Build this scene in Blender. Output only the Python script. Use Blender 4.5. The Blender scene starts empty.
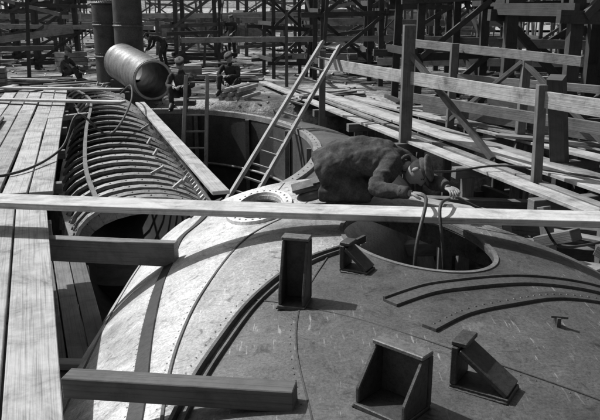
import bpy, bmesh, math, random
from mathutils import Vector, Matrix, noise
random.seed(7)
V=Vector
sc=bpy.context.scene
def link(o): sc.collection.objects.link(o); return o
def empty(name,loc=(0,0,0)):
    e=bpy.data.objects.new(name,None); e.location=loc; e.empty_display_size=.2; return link(e)
# ---------------- materials ----------------
def newmat(name):
    m=bpy.data.materials.new(name); m.use_nodes=True
    nt=m.node_tree; b=nt.nodes['Principled BSDF']; return m,nt,b
def N(nt,t,**k):
    n=nt.nodes.new(t)
    for a,v in k.items():
        if a in n.inputs: n.inputs[a].default_value=v
        else: setattr(n,a,v)
    return n
def ramp(nt,src,stops):
    r=nt.nodes.new('ShaderNodeValToRGB'); e=r.color_ramp.elements
    e[0].position=stops[0][0]; e[0].color=(stops[0][1],)*3+(1,)
    e[1].position=stops[-1][0]; e[1].color=(stops[-1][1],)*3+(1,)
    for p,c in stops[1:-1]:
        q=e.new(p); q.color=(c,c,c,1)
    nt.links.new(src,r.inputs[0]); return r.outputs[0]
def mul(nt,a,b,op='MULTIPLY'):
    n=nt.nodes.new('ShaderNodeMath'); n.operation=op
    for i,x in enumerate((a,b)):
        if isinstance(x,(int,float)): n.inputs[i].default_value=x
        else: nt.links.new(x,n.inputs[i])
    return n.outputs[0]
def wood(name,base,rough=.8,contrast=1.):
    m,nt,b=newmat(name)
    tc=N(nt,'ShaderNodeTexCoord'); mp=N(nt,'ShaderNodeMapping'); mp.inputs['Scale'].default_value=(.7,42,1)
    nt.links.new(tc.outputs['UV'],mp.inputs[0])
    n1=N(nt,'ShaderNodeTexNoise',Scale=2.0,Detail=4.0,Roughness=.6,Distortion=.3); nt.links.new(mp.outputs[0],n1.inputs['Vector'])
    n2=N(nt,'ShaderNodeTexNoise',Scale=2.8,Detail=6.0,Roughness=.75,Distortion=.5); nt.links.new(tc.outputs['UV'],n2.inputs['Vector'])
    at=N(nt,'ShaderNodeAttribute',attribute_name='tone')
    c1=ramp(nt,n1.outputs[0],[(.3,base*(1-.5*contrast)),(.48,base),(.72,base*1.15)])
    c2=ramp(nt,n2.outputs[0],[(.3,.3),(.42,.72),(.55,1.),(.72,1.2)])
    x=mul(nt,mul(nt,c1,c2),at.outputs['Fac'])
    nt.links.new(x,b.inputs['Base Color']); b.inputs['Roughness'].default_value=rough
    bp=N(nt,'ShaderNodeBump',Strength=.5,Distance=.008); nt.links.new(n1.outputs[0],bp.inputs['Height']); nt.links.new(bp.outputs[0],b.inputs['Normal'])
    return m
def metal(name,base,rough=.55,met=.3,scale=3.,contrast=.5,bump=.25,tone=True):
    m,nt,b=newmat(name)
    tc=N(nt,'ShaderNodeTexCoord')
    n1=N(nt,'ShaderNodeTexNoise',Scale=scale,Detail=6.0,Roughness=.65); nt.links.new(tc.outputs['Object'],n1.inputs['Vector'])
    n2=N(nt,'ShaderNodeTexNoise',Scale=scale*14,Detail=3.0,Roughness=.7); nt.links.new(tc.outputs['Object'],n2.inputs['Vector'])
    c=ramp(nt,n1.outputs[0],[(.3,base*(1-contrast)),(.52,base),(.75,base*(1+contrast*.7))])
    c2=ramp(nt,n2.outputs[0],[(.3,.6),(.5,1.),(.8,1.3)])
    x=mul(nt,c,c2)
    if tone:
        at=N(nt,'ShaderNodeAttribute',attribute_name='tone'); x=mul(nt,x,at.outputs['Fac'])
    nt.links.new(x,b.inputs['Base Color'])
    r=ramp(nt,n1.outputs[0],[(.3,min(1,rough+.15)),(.7,rough-.1)]); nt.links.new(r,b.inputs['Roughness'])
    b.inputs['Metallic'].default_value=met
    bp=N(nt,'ShaderNodeBump',Strength=bump,Distance=.01); nt.links.new(n2.outputs[0],bp.inputs['Height']); nt.links.new(bp.outputs[0],b.inputs['Normal'])
    return m
def cloth(name,base,rough=.95):
    m,nt,b=newmat(name)
    tc=N(nt,'ShaderNodeTexCoord')
    n1=N(nt,'ShaderNodeTexNoise',Scale=9.,Detail=4.0,Roughness=.6,Distortion=.8); nt.links.new(tc.outputs['Object'],n1.inputs['Vector'])
    n2=N(nt,'ShaderNodeTexNoise',Scale=70.,Detail=2.0,Roughness=.6); nt.links.new(tc.outputs['Object'],n2.inputs['Vector'])
    c=mul(nt,ramp(nt,n1.outputs[0],[(.3,base*.6),(.5,base),(.7,base*1.6)]),ramp(nt,n2.outputs[0],[(.3,.75),(.7,1.25)]))
    nt.links.new(c,b.inputs['Base Color']); b.inputs['Roughness'].default_value=rough
    b.inputs['Specular IOR Level'].default_value=.2
    bp=N(nt,'ShaderNodeBump',Strength=.35,Distance=.015); nt.links.new(n1.outputs[0],bp.inputs['Height']); nt.links.new(bp.outputs[0],b.inputs['Normal'])
    return m
M_plank=wood('plank_wood_pale',.50)
M_plank2=wood('plank_wood_mid',.30)
M_timber=wood('timber_dark',.14,contrast=.8)
M_scaf=wood('scaffold_wood_dark',.055,contrast=.8)
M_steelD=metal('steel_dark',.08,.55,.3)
M_steelM=metal('steel_mid',.22,.5,.3)
M_steelL=metal('steel_light',.45,.5,.2)
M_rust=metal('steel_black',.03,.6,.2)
M_cable=metal('rubber_hose',.04,.6,0.,tone=False)
M_coat=cloth('work_jacket',.06); M_trou=cloth('work_trousers',.045); M_coatL=cloth('light_shirt',.25)
M_skin=metal('skin',.28,.6,0.,scale=20.,contrast=.15,bump=.1,tone=False)
M_hair=cloth('hair',.04); M_shoe=metal('boot_leather',.05,.5,0.,tone=False,scale=10)
M_capw=cloth('cap_wool',.10)
M_eye,_,_b=newmat('eye'); _b.inputs['Base Color'].default_value=(.08,.08,.08,1); _b.inputs['Roughness'].default_value=.3
# ---------------- mesh builder ----------------
class MB:
    def __init__(s): s.v=[];s.f=[];s.uv=[];s.t=[];s.m=[];s.sm=[]
    def face(s,idx,uv,t,m=0,sm=False): s.f.append(idx);s.uv.append(uv);s.t.append(t);s.m.append(m);s.sm.append(sm)
    def box(s,p1,p2,w,h,tone=1.,mat=0,up=(0,0,1),sag=0.,seg=1,taper=1.):
        p1=V(p1);p2=V(p2);d=(p2-p1);L=d.length
        if L<1e-6: return
        d.normalize();u=V(up)
        if abs(d.dot(u))>.98: u=V((1,0,0)) if abs(d.x)<.9 else V((0,1,0))
        r=d.cross(u).normalized();u=r.cross(d).normalized()
        o=random.random()*40;o2=random.random()*40
        b=len(s.v)
        if sag: seg=max(seg,8)
        ph=random.random()*6
        for i in range(seg+1):
            k=i/seg; c=p1+d*L*k
            if sag: c=c+u*(-sag*4*k*(1-k))+r*(sag*.6*math.sin(ph+3*k))
            tw=1+(taper-1)*k
            for a,e in ((-1,-1),(1,-1),(1,1),(-1,1)): s.v.append(c+r*(a*w/2*tw)+u*(e*h/2*tw))
        per=[(0,w),(w,w+h),(w+h,2*w+h),(2*w+h,2*w+2*h)]
        for i in range(seg):
            for j in range(4):
                a=b+i*4+j;c_=b+i*4+(j+1)%4
                u0=o+L*i/seg;u1=o+L*(i+1)/seg
                s.face((a,c_,c_+4,a+4),[(u0,o2+per[j][0]),(u0,o2+per[j][1]),(u1,o2+per[j][1]),(u1,o2+per[j][0])],tone,mat)
        s.face((b+3,b+2,b+1,b),[(o,o2),(o+.02,o2),(o+.02,o2+h),(o,o2+h)],tone*1.1,mat)
        e=b+seg*4
        s.face((e,e+1,e+2,e+3),[(o,o2),(o+.02,o2),(o+.02,o2+h),(o,o2+h)],tone*1.1,mat)
    def tube(s,pts,rad,seg=10,tone=1.,mat=0,cap=True,sm=True,closed=False):
        pts=[V(p) for p in pts]; n=len(pts)
        if not hasattr(rad,'__len__'): rad=[rad]*n
        o=random.random()*40;b=len(s.v)
        prev=None;L=0
        for i,p in enumerate(pts):
            if closed: t=(pts[(i+1)%n]-pts[i-1]).normalized()
            else: t=(pts[min(i+1,n-1)]-pts[max(i-1,0)]).normalized()
            if prev is None:
                r=t.cross(V((0,0,1)))
                if r.length<.05: r=t.cross(V((1,0,0)))
            else: r=prev-t*prev.dot(t)
            r.normalize();prev=r;u=t.cross(r)
            for j in range(seg):
                a=2*math.pi*j/seg
                s.v.append(p+(r*math.cos(a)+u*math.sin(a))*rad[i])
        m=n if closed else n-1
        for i in range(m):
            l=(pts[(i+1)%n]-pts[i]).length
            for j in range(seg):
                a=b+i*seg+j;c=b+i*seg+(j+1)%seg;i2=((i+1)%n)
                a2=b+i2*seg+j;c2=b+i2*seg+(j+1)%seg
                w=2*math.pi*rad[i]/seg
                s.face((a,a2,c2,c),[(o+L,o+j*w),(o+L+l,o+j*w),(o+L+l,o+(j+1)*w),(o+L,o+(j+1)*w)],tone,mat,sm)
            L+=l
        if cap and not closed:
            s.face(tuple(b+j for j in range(seg)),[(o,o)]*seg,tone,mat)
            e=b+(n-1)*seg
            s.face(tuple(e+seg-1-j for j in range(seg)),[(o,o)]*seg,tone,mat)
    def ell(s,c,ax,rx,ry,rz,tone=1.,mat=0,nu=14,nv=10,half=False):
        X,Y,Z=ax;c=V(c);b=len(s.v)
        for i in range(nv+1):
            ph=(math.pi/2*i/nv) if half else math.pi*i/nv
            for j in range(nu):
                a=2*math.pi*j/nu
                s.v.append(c+X*(rx*math.sin(ph)*math.cos(a))+Y*(ry*math.sin(ph)*math.sin(a))+Z*(rz*math.cos(ph)))
        for i in range(nv):
            for j in range(nu):
                a=b+i*nu+j;d=b+i*nu+(j+1)%nu
                s.face((a,a+nu,d+nu,d),[(0,0),(0,.1),(.1,.1),(.1,0)],tone,mat,True)
    def build(s,name,mats,parent=None,bevel=0.):
        me=bpy.data.meshes.new(name);me.from_pydata([tuple(x) for x in s.v],[],s.f)
        me.uv_layers.new(name='UVMap');me.color_attributes.new('tone','FLOAT_COLOR','CORNER')
        U=[c for u in s.uv for q in u for c in q]
        me.uv_layers['UVMap'].data.foreach_set('uv',U)
        T=[]
        for f_,t in zip(s.f,s.t): T+= [t,t,t,1.]*len(f_)
        me.color_attributes['tone'].data.foreach_set('color',T)
        me.polygons.foreach_set('material_index',s.m);me.polygons.foreach_set('use_smooth',s.sm)
        for m in (mats if isinstance(mats,(list,tuple)) else [mats]): me.materials.append(m)
        me.update()
        o=link(bpy.data.objects.new(name,me))
        if parent: o.parent=parent
        if bevel:
            bv=o.modifiers.new('bevel','BEVEL');bv.width=bevel;bv.segments=1;bv.limit_method='ANGLE'
        return o
def catmull(P,n=6):
    P=[V(p) for p in P];out=[]
    for i in range(len(P)-1):
        a=P[max(i-1,0)];b=P[i];c=P[i+1];d=P[min(i+2,len(P)-1)]
        for k in range(n):
            t=k/n
            out.append(.5*((2*b)+(c-a)*t+(2*a-5*b+4*c-d)*t*t+(3*b-a-3*c+d)*t**3))
    out.append(P[-1]);return out
def lerpr(Rs,n=6):
    out=[]
    for a,b in zip(Rs,Rs[1:]):
        for k in range(n): out.append(a+(b-a)*k/n)
    out.append(Rs[-1]);return out
def rt(a=.8,b=1.15): return random.uniform(a,b)
# ---------------- casing shell ----------------
X0,AX,ZC,HH,PP=.65,2.65,2.05,2.35,2.4
def surf(x,y=0):
    q=min(abs((x-X0)/AX),.999)
    return ZC+HH*(1-q**PP)**(1/PP)
def yend(x):
    T=[(-3,6.75),(-1.2,6.85),(.3,6.88),(.7,6.45),(1.1,5.9),(1.45,5.5),(1.85,5.22),(2.3,5.02),(3.4,4.8)]
    for (a,b),(c,d) in zip(T,T[1:]):
        if x<=c:
            k=max(0,(x-a)/(c-a));return b+(d-b)*k
    return T[-1][1]
casing=empty('steel_spiral_casing')
nx,ny=220,170
verts=[];faces=[]
for i in range(nx+1):
    ph=math.pi*(1-i/nx)
    cx,sx=math.cos(ph),math.sin(ph)
    x=X0+AX*math.copysign(abs(cx)**(2/PP),cx); z=ZC+HH*abs(sx)**(2/PP)
    ye=yend(x)
    for j in range(ny+1):
        k=j/ny
        y=-1.5+(ye+1.5)*min(k/.985,1)
        zz=z;xx=x
        if k>.985: # rolled edge
            q=(k-.985)/.015; zz=z-.35*q; y=ye+.06*math.sin(q*1.57)
        zz+=.008*noise.noise(V((xx*1.3,y*1.3,zz)))
        verts.append((xx,y,zz))
for i in range(nx):
    for j in range(ny):
        a=i*(ny+1)+j;faces.append((a,a+ny+1,a+ny+2,a+1))
me=bpy.data.meshes.new('shell_plates');me.from_pydata(verts,[],faces)
shell=link(bpy.data.objects.new('shell_plates',me));shell.parent=casing
sd=shell.modifiers.new('s','SOLIDIFY');sd.thickness=.035;sd.offset=-1
if me.polygons[nx//2*ny+20].normal.z<0: me.flip_normals()
def ellpts(c,a,b,rot,n=64):
    return [(c[0]+a*math.cos(t)*math.cos(rot)-b*math.sin(t)*math.sin(rot),c[1]+a*math.cos(t)*math.sin(rot)+b*math.sin(t)*math.cos(rot)) for t in [2*math.pi*k/n for k in range(n)]]
def cutter(P,z0,z1):
    b=bmesh.new();lo=[b.verts.new((x,y,z0)) for x,y in P];hi=[b.verts.new((x,y,z1)) for x,y in P]
    n=len(P);b.faces.new(lo[::-1]);b.faces.new(hi)
    for i in range(n): b.faces.new((lo[i],lo[(i+1)%n],hi[(i+1)%n],hi[i]))
    bmesh.ops.recalc_face_normals(b,faces=b.faces)
    m=bpy.data.meshes.new('c');b.to_mesh(m);b.free();return link(bpy.data.objects.new('c',m))
OP=ellpts((.82,4.93),.46,.70,math.radians(20),72)
MC=(-.36,6.08)
MH=ellpts(MC,.20,.42,math.radians(8),48)
cs=[cutter(OP,3.5,5),cutter(MH,3.5,5)]
for c in cs:
    bo=shell.modifiers.new('b','BOOLEAN');bo.object=c;bo.operation='DIFFERENCE';bo.solver='EXACT'
dg=bpy.context.evaluated_depsgraph_get()
nm=bpy.data.meshes.new_from_object(shell.evaluated_get(dg));shell.modifiers.clear();shell.data=nm
for c in cs: bpy.data.objects.remove(c)
cA=[(-.80,6.9),(-.91,6.32),(-1.05,6.03),(-1.03,5.41),(-1.02,4.93),(-.95,4.24),(-.86,3.61),(-.79,3.18),(-.7,2.5)]
cB=[(.02,5.95),(-.08,5.67),(-.42,5.23),(-.62,4.37),(-.67,3.69),(-.64,3.08),(-.55,2.4)]
cC=[(.46,4.9),(.31,4.72),(0,4.46),(-.27,3.98),(-.44,3.42),(-.53,2.97),(-.6,2.3)]
cD=[(.50,3.72),(.75,3.91),(1.01,4.02),(1.35,4.16),(1.64,4.25),(1.9,4.33),(2.3,4.45)]
cE=[(.66,3.40),(.89,3.62),(1.19,3.8),(1.47,3.97),(1.77,4.09),(2.1,4.2),(2.5,4.3)]
cF=[(.2,4.62),(.02,3.9),(-.02,3.3),(.05,2.6),(.1,2.)]
cG=[(-.27,3.98),(.3,3.55),(.9,3.05),(1.6,2.55),(2.2,2.2)]
def xat(C,y):
    C=[p for p in C];C.sort(key=lambda p:p[1])
    if y<=C[0][1]: return C[0][0]
    for (a,b),(c,d) in zip(C,C[1:]):
        if y<=d: return a+(c-a)*(y-b)/(d-b+1e-9)
    return C[-1][0]+ (y-C[-1][1])*.6
ca=nm.color_attributes.new('tone','FLOAT_COLOR','POINT')
for v in nm.vertices:
    x,y=v.co.x,v.co.y
    a=xat(cA,y);b=xat(cB,y);c=xat(cC,y)
    def st(d): return max(0,min(1,d/.03+.5))
    t=2.1
    t+=(1.9-t)*st(x-a)
    t+=(1.2-t)*st(x-b)
    t+=(.42-t)*st(x-c)
    if x>xat(cF,y): t*=.9
    if y>4.9:
        k=max(0,min(1,(y-4.9)/.8)); t=t+(1.1-t)*k if t<1.1 else t
    ca.data[v.index].color=(t,t,t,1)
m,nt,b=newmat('casing_plate')
tc=N(nt,'ShaderNodeTexCoord')
at=N(nt,'ShaderNodeAttribute',attribute_name='tone')
n1=N(nt,'ShaderNodeTexNoise',Scale=1.4,Detail=7.,Roughness=.62);nt.links.new(tc.outputs['Object'],n1.inputs[0])
n2=N(nt,'ShaderNodeTexNoise',Scale=60.,Detail=4.,Roughness=.8);nt.links.new(tc.outputs['Object'],n2.inputs[0])
mp2=N(nt,'ShaderNodeMapping');mp2.inputs['Rotation'].default_value=(0,0,math.radians(35));mp2.inputs['Scale'].default_value=(24,2.6,6);nt.links.new(tc.outputs['Object'],mp2.inputs[0])
n4=N(nt,'ShaderNodeTexNoise',Scale=2.2,Detail=3.,Roughness=.6);nt.links.new(mp2.outputs[0],n4.inputs[0])
n5=N(nt,'ShaderNodeTexNoise',Scale=6.,Detail=6.,Roughness=.75,Distortion=1.2);nt.links.new(tc.outputs['Object'],n5.inputs[0])
x=ramp(nt,n1.outputs[0],[(.3,.4),(.48,.95),(.55,1.05),(.72,1.5)])
x=mul(nt,x,ramp(nt,n2.outputs[0],[(.3,.5),(.5,1.),(.75,1.5)]))
x=mul(nt,x,ramp(nt,n5.outputs[0],[(.34,.35),(.45,.9),(.58,1.),(.70,1.6)]))
x=mul(nt,x,at.outputs['Fac']);x=mul(nt,x,.26)
dash=mul(nt,ramp(nt,n4.outputs[0],[(.62,0.),(.68,.15)]),ramp(nt,n1.outputs[0],[(.44,0.),(.56,1.)]))
x=mul(nt,x,dash,'ADD')
nt.links.new(x,b.inputs['Base Color'])
nt.links.new(ramp(nt,n5.outputs[0],[(.3,.62),(.7,.42)]),b.inputs['Roughness']);b.inputs['Metallic'].default_value=.2
bp=N(nt,'ShaderNodeBump',Strength=.35,Distance=.006);nt.links.new(n2.outputs[0],bp.inputs['Height'])
bp2=N(nt,'ShaderNodeBump',Strength=.4,Distance=.05);nt.links.new(n1.outputs[0],bp2.inputs['Height']);nt.links.new(bp.outputs[0],bp2.inputs['Normal'])
nt.links.new(bp2.outputs[0],b.inputs['Normal'])
nm.materials.clear();nm.materials.append(m)
for p in nm.polygons:p.use_smooth=True
nm.set_sharp_from_angle(angle=math.radians(35))
def nrm(x,y):
    e=.01;dz=(surf(x+e)-surf(x-e))/(2*e);return V((-dz,0,1)).normalized()
def strap(mb,C,w,h,tone,off=0.):
    P=catmull([(p[0],p[1],0) for p in C],8)
    P=[V((p.x,p.y,surf(p.x))) for p in P]
    n=len(P);b=len(mb.v)
    for i,p in enumerate(P):
        t=(P[min(i+1,n-1)]-P[max(i-1,0)]).normalized();u=nrm(p.x,p.y);r=t.cross(u).normalized()
        c=p+r*off
        for a,e in ((-1,-.02),(-1,h),(1,h),(1,-.02)): mb.v.append(c+r*a*w/2+u*e)
    for i in range(n-1):
        for j in range(3):
            a=b+i*4+j;mb.face((a,a+1,a+5,a+4),[(0,0)]*4,tone,0)
    mb.face((b,b+1,b+2,b+3),[(0,0)]*4,tone);e=b+(n-1)*4;mb.face((e+3,e+2,e+1,e),[(0,0)]*4,tone)
def rivets(mb,C,sp,r,off=0.,tone=1.,lift=0.):
    P=catmull([(p[0],p[1],0) for p in C],24);P=[V((p.x,p.y,surf(p.x))) for p in P]
    acc=0
    for i in range(1,len(P)-1):
        acc+=(P[i]-P[i-1]).length
        if acc>sp:
            acc=0;t=(P[i+1]-P[i-1]).normalized();u=nrm(P[i].x,0);rr=t.cross(u).normalized()
            mb.ell(P[i]+rr*off+u*lift,(rr,t,u),r,r,r*.6,tone*rt(.7,1.2),0,8,3,True)
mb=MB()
strap(mb,cA,.085,.012,.45)  # dark strip modelled as the shadow along an overlapping plate edge
mb.build('seam_shadow_strip',M_steelD,casing)
mb=MB();strap(mb,cB,.016,.008,1.);strap(mb,cC,.022,.03,1.);strap(mb,[(a+.055,b_-.02) for a,b_ in cC[1:]],.012,.02,1.2)
strap(mb,[(-1.45,6.8),(-1.5,6.0),(-1.45,5.0),(-1.35,4.0),(-1.25,3.2)],.012,.008,1.5)
strap(mb,cF,.008,.004,.8);strap(mb,cG,.008,.004,.8)
strap(mb,[(-.15,6.8),(-.2,6.55)],.01,.006,1.);strap(mb,[(.3,6.8),(.15,6.2),(-.05,5.75)],.01,.006,1.)
mb.build('plate_seams',M_steelD,casing)
mb=MB();strap(mb,cD,.10,.022,.42,0);strap(mb,cE,.085,.02,.38)
strap(mb,[(p[0]-.03,p[1]+.045) for p in cD],.015,.035,.4)
mb.build('cover_straps',M_steelM,casing)
mb=MB();rivets(mb,cE,.045,.008,0,.35,.02)
rivets(mb,cB,.07,.005,.035,1.6);rivets(mb,cC,.06,.005,-.05,1.3);rivets(mb,cC,.06,.005,.085,.4);rivets(mb,cF,.06,.004,.03,.4);rivets(mb,cG,.06,.004,.03,.4);rivets(mb,cA,.07,.005,.06,1.8)
mb.build('rivet_rows',M_steelM,casing)
mb=MB()
def ringflange(mb,c,a,b,rot,w,h,tone):
    Pi=ellpts(c,a,b,rot,72);Po=ellpts(c,a+w,b+w,rot,72);n=72;b0=len(mb.v)
    for (xi,yi),(xo,yo) in zip(Pi,Po):
        mb.v+= [V((xi,yi,surf(xi)-.05)),V((xi,yi,surf(xi)+h)),V((xo,yo,surf(xo)+h)),V((xo,yo,surf(xo)-.01))]
    for i in range(n):
        for j in range(3):
            a_=b0+i*4+j;c_=b0+((i+1)%n)*4+j
            mb.face((a_,a_+1,c_+1,c_),[(0,0)]*4,tone,0,False)
ringflange(mb,MC,.205,.43,math.radians(8),.08,.03,1.4)
ringflange(mb,(.82,4.93),.465,.705,math.radians(20),.03,.010,.4)
mb.build('manhole_ring',M_steelL,casing)
mb=MB()
for k in ellpts(MC,.245,.47,math.radians(8),26):
    mb.ell((k[0],k[1],surf(k[0])+.03),(V((1,0,0)),V((0,1,0)),V((0,0,1))),.01,.01,.008,.6,0,8,3,True)
mb.build('ring_rivets',M_steelM,casing)
# brackets
def bracket(x,y,rot,w,d,h,kind,tone=1.):
    z=surf(x)-.005;mb=MB()
    if kind=='open':
        mb.box((0,-d/2,.012),(0,d/2,.012),w,.024,tone)
        mb.box((0,d/2-.015,.024),(0,d/2-.015,h),w,.03,tone,up=(0,1,0))
        mb.box((0,-d/2+.01,.03),(0,d/2-.032,h-.02),w*.96,.024,tone)
        mb.box((-w/2+.01,d/2-.03,h+.012),(w/2-.01,d/2-.03,h+.012),.07,.022,tone*1.2)
    else:
        mb.box((0,-d/2,.012),(0,d/2,.012),w,.024,tone)
        mb.box((0,d/2-.012,.024),(0,d/2-.012,h),w,.028,tone,up=(0,1,0))
        for sx in (-w/2+.012,w/2-.012):
            b0=len(mb.v)
            pr=[(-d/2+.01,.0245),(d/2-.027,.0245),(d/2-.027,h-.005),(d/2-.07,h-.005),(-d/2+.01,.09)]
            for ex in (-.009,.009):
                for yy,zz in pr: mb.v.append(V((sx+ex,yy,zz)))
            n=5
            mb.face(tuple(b0+i for i in range(n)),[(0,0)]*n,tone);mb.face(tuple(b0+n+n-1-i for i in range(n)),[(0,0)]*n,tone)
            for i in range(n): mb.face((b0+i,b0+n+i,b0+n+(i+1)%n,b0+(i+1)%n),[(0,0)]*4,tone)
        mb.box((-w/2,d/2-.04,h+.01),(w/2,d/2-.04,h+.01),.08,.02,tone*2.5)
    for q in (-1,1): mb.tube([(q*(w/2+.004),-d/2+.02*k,.004+.002*(k%2)) for k in range(int(d/.02)+1)],.008,6,tone*.7)
    o=mb.build('steel_lifting_bracket',M_steelD,None,.004)
    o.location=(x,y,z);o.rotation_euler=(0,0,math.radians(rot));return o
bracket(-.03,3.82,-14,.16,.17,.38,'solid',.8)
bracket(.36,4.28,62,.13,.19,.17,'open',.7)
bracket(.38,2.66,-42,.25,.2,.25,'solid',.7)
bracket(.80,2.82,58,.16,.26,.20,'open',.6)
mb=MB();mb.box((1.37,3.55,surf(1.37)-.01),(1.37,3.55,surf(1.37)+.05),.06,.02,1);mb.box((1.34,3.56,surf(1.37)+.05),(1.42,3.53,surf(1.37)+.055),.03,.012,1.)
mb.build('steel_tab',M_steelD)
# ---------------- terrain ----------------
def th_(x,y):
    d=max(-10.5-x, x-7.5, y-15.2, -8-y)
    k=max(0,min(1,d/1.2+.0)); k=k*k*(3-2*k)
    far=3.88 - max(0,min(1,(y-45)/40))*1.2
    return far*k + .12*noise.noise(V((x*.4,y*.4,0)))*(.3 if d>0 and abs(x)<9 and y<22 else 1)
gx=sorted(set([-12+i*.35 for i in range(60)]+[-900,-400,-200,-100,-60,-40,-28,-22,-18,-15]+[9.5,11,13,16,20,28,40,60,100,200,400,900]))
gy=sorted(set([-9+i*.35 for i in range(100)]+[-300,-100,-40,-20]+[27,29,32,36,40,45,50,56,62,70,80,95,120,160,230,400,900,1500]))
v=[(a,b_,th_(a,b_)) for a in gx for b_ in gy];ny_=len(gy)
f=[(i*ny_+j,(i+1)*ny_+j,(i+1)*ny_+j+1,i*ny_+j+1) for i in range(len(gx)-1) for j in range(ny_-1)]
me=bpy.data.meshes.new('ground');me.from_pydata(v,[],f);g=link(bpy.data.objects.new('ground',me))
for p in me.polygons:p.use_smooth=True
mg,nt,b=newmat('earth');tc=N(nt,'ShaderNodeTexCoord')
n1=N(nt,'ShaderNodeTexNoise',Scale=.5,Detail=7.,Roughness=.7);nt.links.new(tc.outputs['Object'],n1.inputs[0])
n2=N(nt,'ShaderNodeTexNoise',Scale=6.,Detail=5.,Roughness=.7);nt.links.new(tc.outputs['Object'],n2.inputs[0])
x=mul(nt,ramp(nt,n1.outputs[0],[(.38,.03),(.5,.13),(.6,.4)]),ramp(nt,n2.outputs[0],[(.3,.4),(.5,1.),(.75,1.3)]))
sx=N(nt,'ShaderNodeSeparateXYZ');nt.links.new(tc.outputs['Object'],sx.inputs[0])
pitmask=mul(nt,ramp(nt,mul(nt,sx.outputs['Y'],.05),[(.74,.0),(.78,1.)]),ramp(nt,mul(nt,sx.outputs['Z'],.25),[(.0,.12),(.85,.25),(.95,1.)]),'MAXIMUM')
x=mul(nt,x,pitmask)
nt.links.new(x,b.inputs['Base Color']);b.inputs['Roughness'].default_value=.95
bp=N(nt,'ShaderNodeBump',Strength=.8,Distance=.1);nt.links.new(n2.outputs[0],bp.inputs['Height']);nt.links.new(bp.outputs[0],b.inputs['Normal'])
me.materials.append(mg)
mw,nt,b=newmat('river_water');b.inputs['Base Color'].default_value=(.4,.4,.4,1);b.inputs['Roughness'].default_value=.3
n1=N(nt,'ShaderNodeTexNoise',Scale=.5,Detail=4.);bp=N(nt,'ShaderNodeBump',Strength=.4,Distance=.3);nt.links.new(n1.outputs[0],bp.inputs['Height']);nt.links.new(bp.outputs[0],b.inputs['Normal'])
me=bpy.data.meshes.new('water');me.from_pydata([(-900,95,2.95),(900,95,2.95),(900,420,2.95),(-900,420,2.95)],[],[(0,1,2,3)]);me.materials.append(mw);link(bpy.data.objects.new('water',me))
me_v=[];me_f=[]
for i in range(161):
    x=-900+i*11.25
    for j,(yy,hh) in enumerate(((400,0),(430,3),(520,7),(700,4))):
        me_v.append((x,yy,2.5+hh*(1+.6*noise.noise(V((x*.01,j,3))))*(1 if j else 0)))
for i in range(160):
    for j in range(3): me_f.append((i*4+j,(i+1)*4+j,(i+1)*4+j+1,i*4+j+1))
me=bpy.data.meshes.new('hills');me.from_pydata(me_v,[],me_f);me.materials.append(mg);link(bpy.data.objects.new('hills',me))
# ---------------- turbine pit ----------------
pit=empty('turbine_pit_ring')
PC=V((-2.6,10.2,0));PR=2.8;RY=4.0
def lathe(prof,a0,a1,n,mat,name,parent,tone=None,sm=False):
    mb=MB()
    for i in range(n+1):
        a=math.radians(a0+(a1-a0)*i/n)
        for r,z in prof: mb.v.append(PC+V((math.cos(a)*r,math.sin(a)*(r+RY-PR),z)))
    m_=len(prof)
    for i in range(n):
        tt=1. if tone is None else tone(i)
        for j in range(m_-1):
            a=i*m_+j;c=(i+1)*m_+j
            mb.face((a,c,c+1,a+1),[(i*.1,j*.1)]*4,tt,0,sm)
    return mb.build(name,mat,parent)
random.seed(3)
tones=[rt(.5,1.2) for _ in range(40)]
lathe([(PR,4.0),(PR,.3)],-58,238,120,M_steelM,'pit_wall',pit,tone=lambda i:tones[(i//8)%40]*.6,sm=True)
lathe([(PR-.01,3.95),(PR-.01,4.04),(PR+.11,4.04),(PR+.11,4.0)],-58,238,120,M_steelL,'rim_flange',pit,tone=lambda i:.7)
lathe([(PR+.11,4.0),(3.2,4.0),(3.7,3.88),(4.2,3.45),(4.5,2.6),(4.55,1.6)],-40,120,90,M_steelM,'outer_casing',pit,tone=lambda i:tones[(i//9)%40]*.7,sm=True)
mb=MB()
for k in range(15):
    a=math.radians(k*24+6)
    if -.85<math.sin(a):
        p=PC+V((math.cos(a)*(PR-.05),math.sin(a)*(RY-.05),0))
        mb.box(p+V((0,0,.4)),p+V((0,0,3.95)),.07,.07,.8)
for zz in (1.8,3.0):
    mb.tube([PC+V((math.cos(math.radians(-55+t*5))*(PR-.04),math.sin(math.radians(-55+t*5))*(RY-.04),zz)) for t in range(58)],.03,6,.8)
mb.build('wall_stiffeners',M_steelM,pit)
mb=MB()
for k in range(90):
    a=math.radians(-50+k*3.1);mb.ell(PC+V((math.cos(a)*(PR+.05),math.sin(a)*(RY+.05),4.04)),(V((1,0,0)),V((0,1,0)),V((0,0,1))),.012,.012,.012,.7,0,8,3,True)
mb.build('rim_bolts',M_steelM,pit)
mb=MB()
mb.ell(PC+V((0,0,.25)),(V((1,0,0)),V((0,1,0)),V((0,0,1))),2.7,3.9,.15,.5,0,40,6,True)
mb.tube([PC+V((0,0,.2)),PC+V((0,0,2.2))],[.8,.7],24,.8);mb.build('pit_floor',M_rust,pit)
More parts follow.
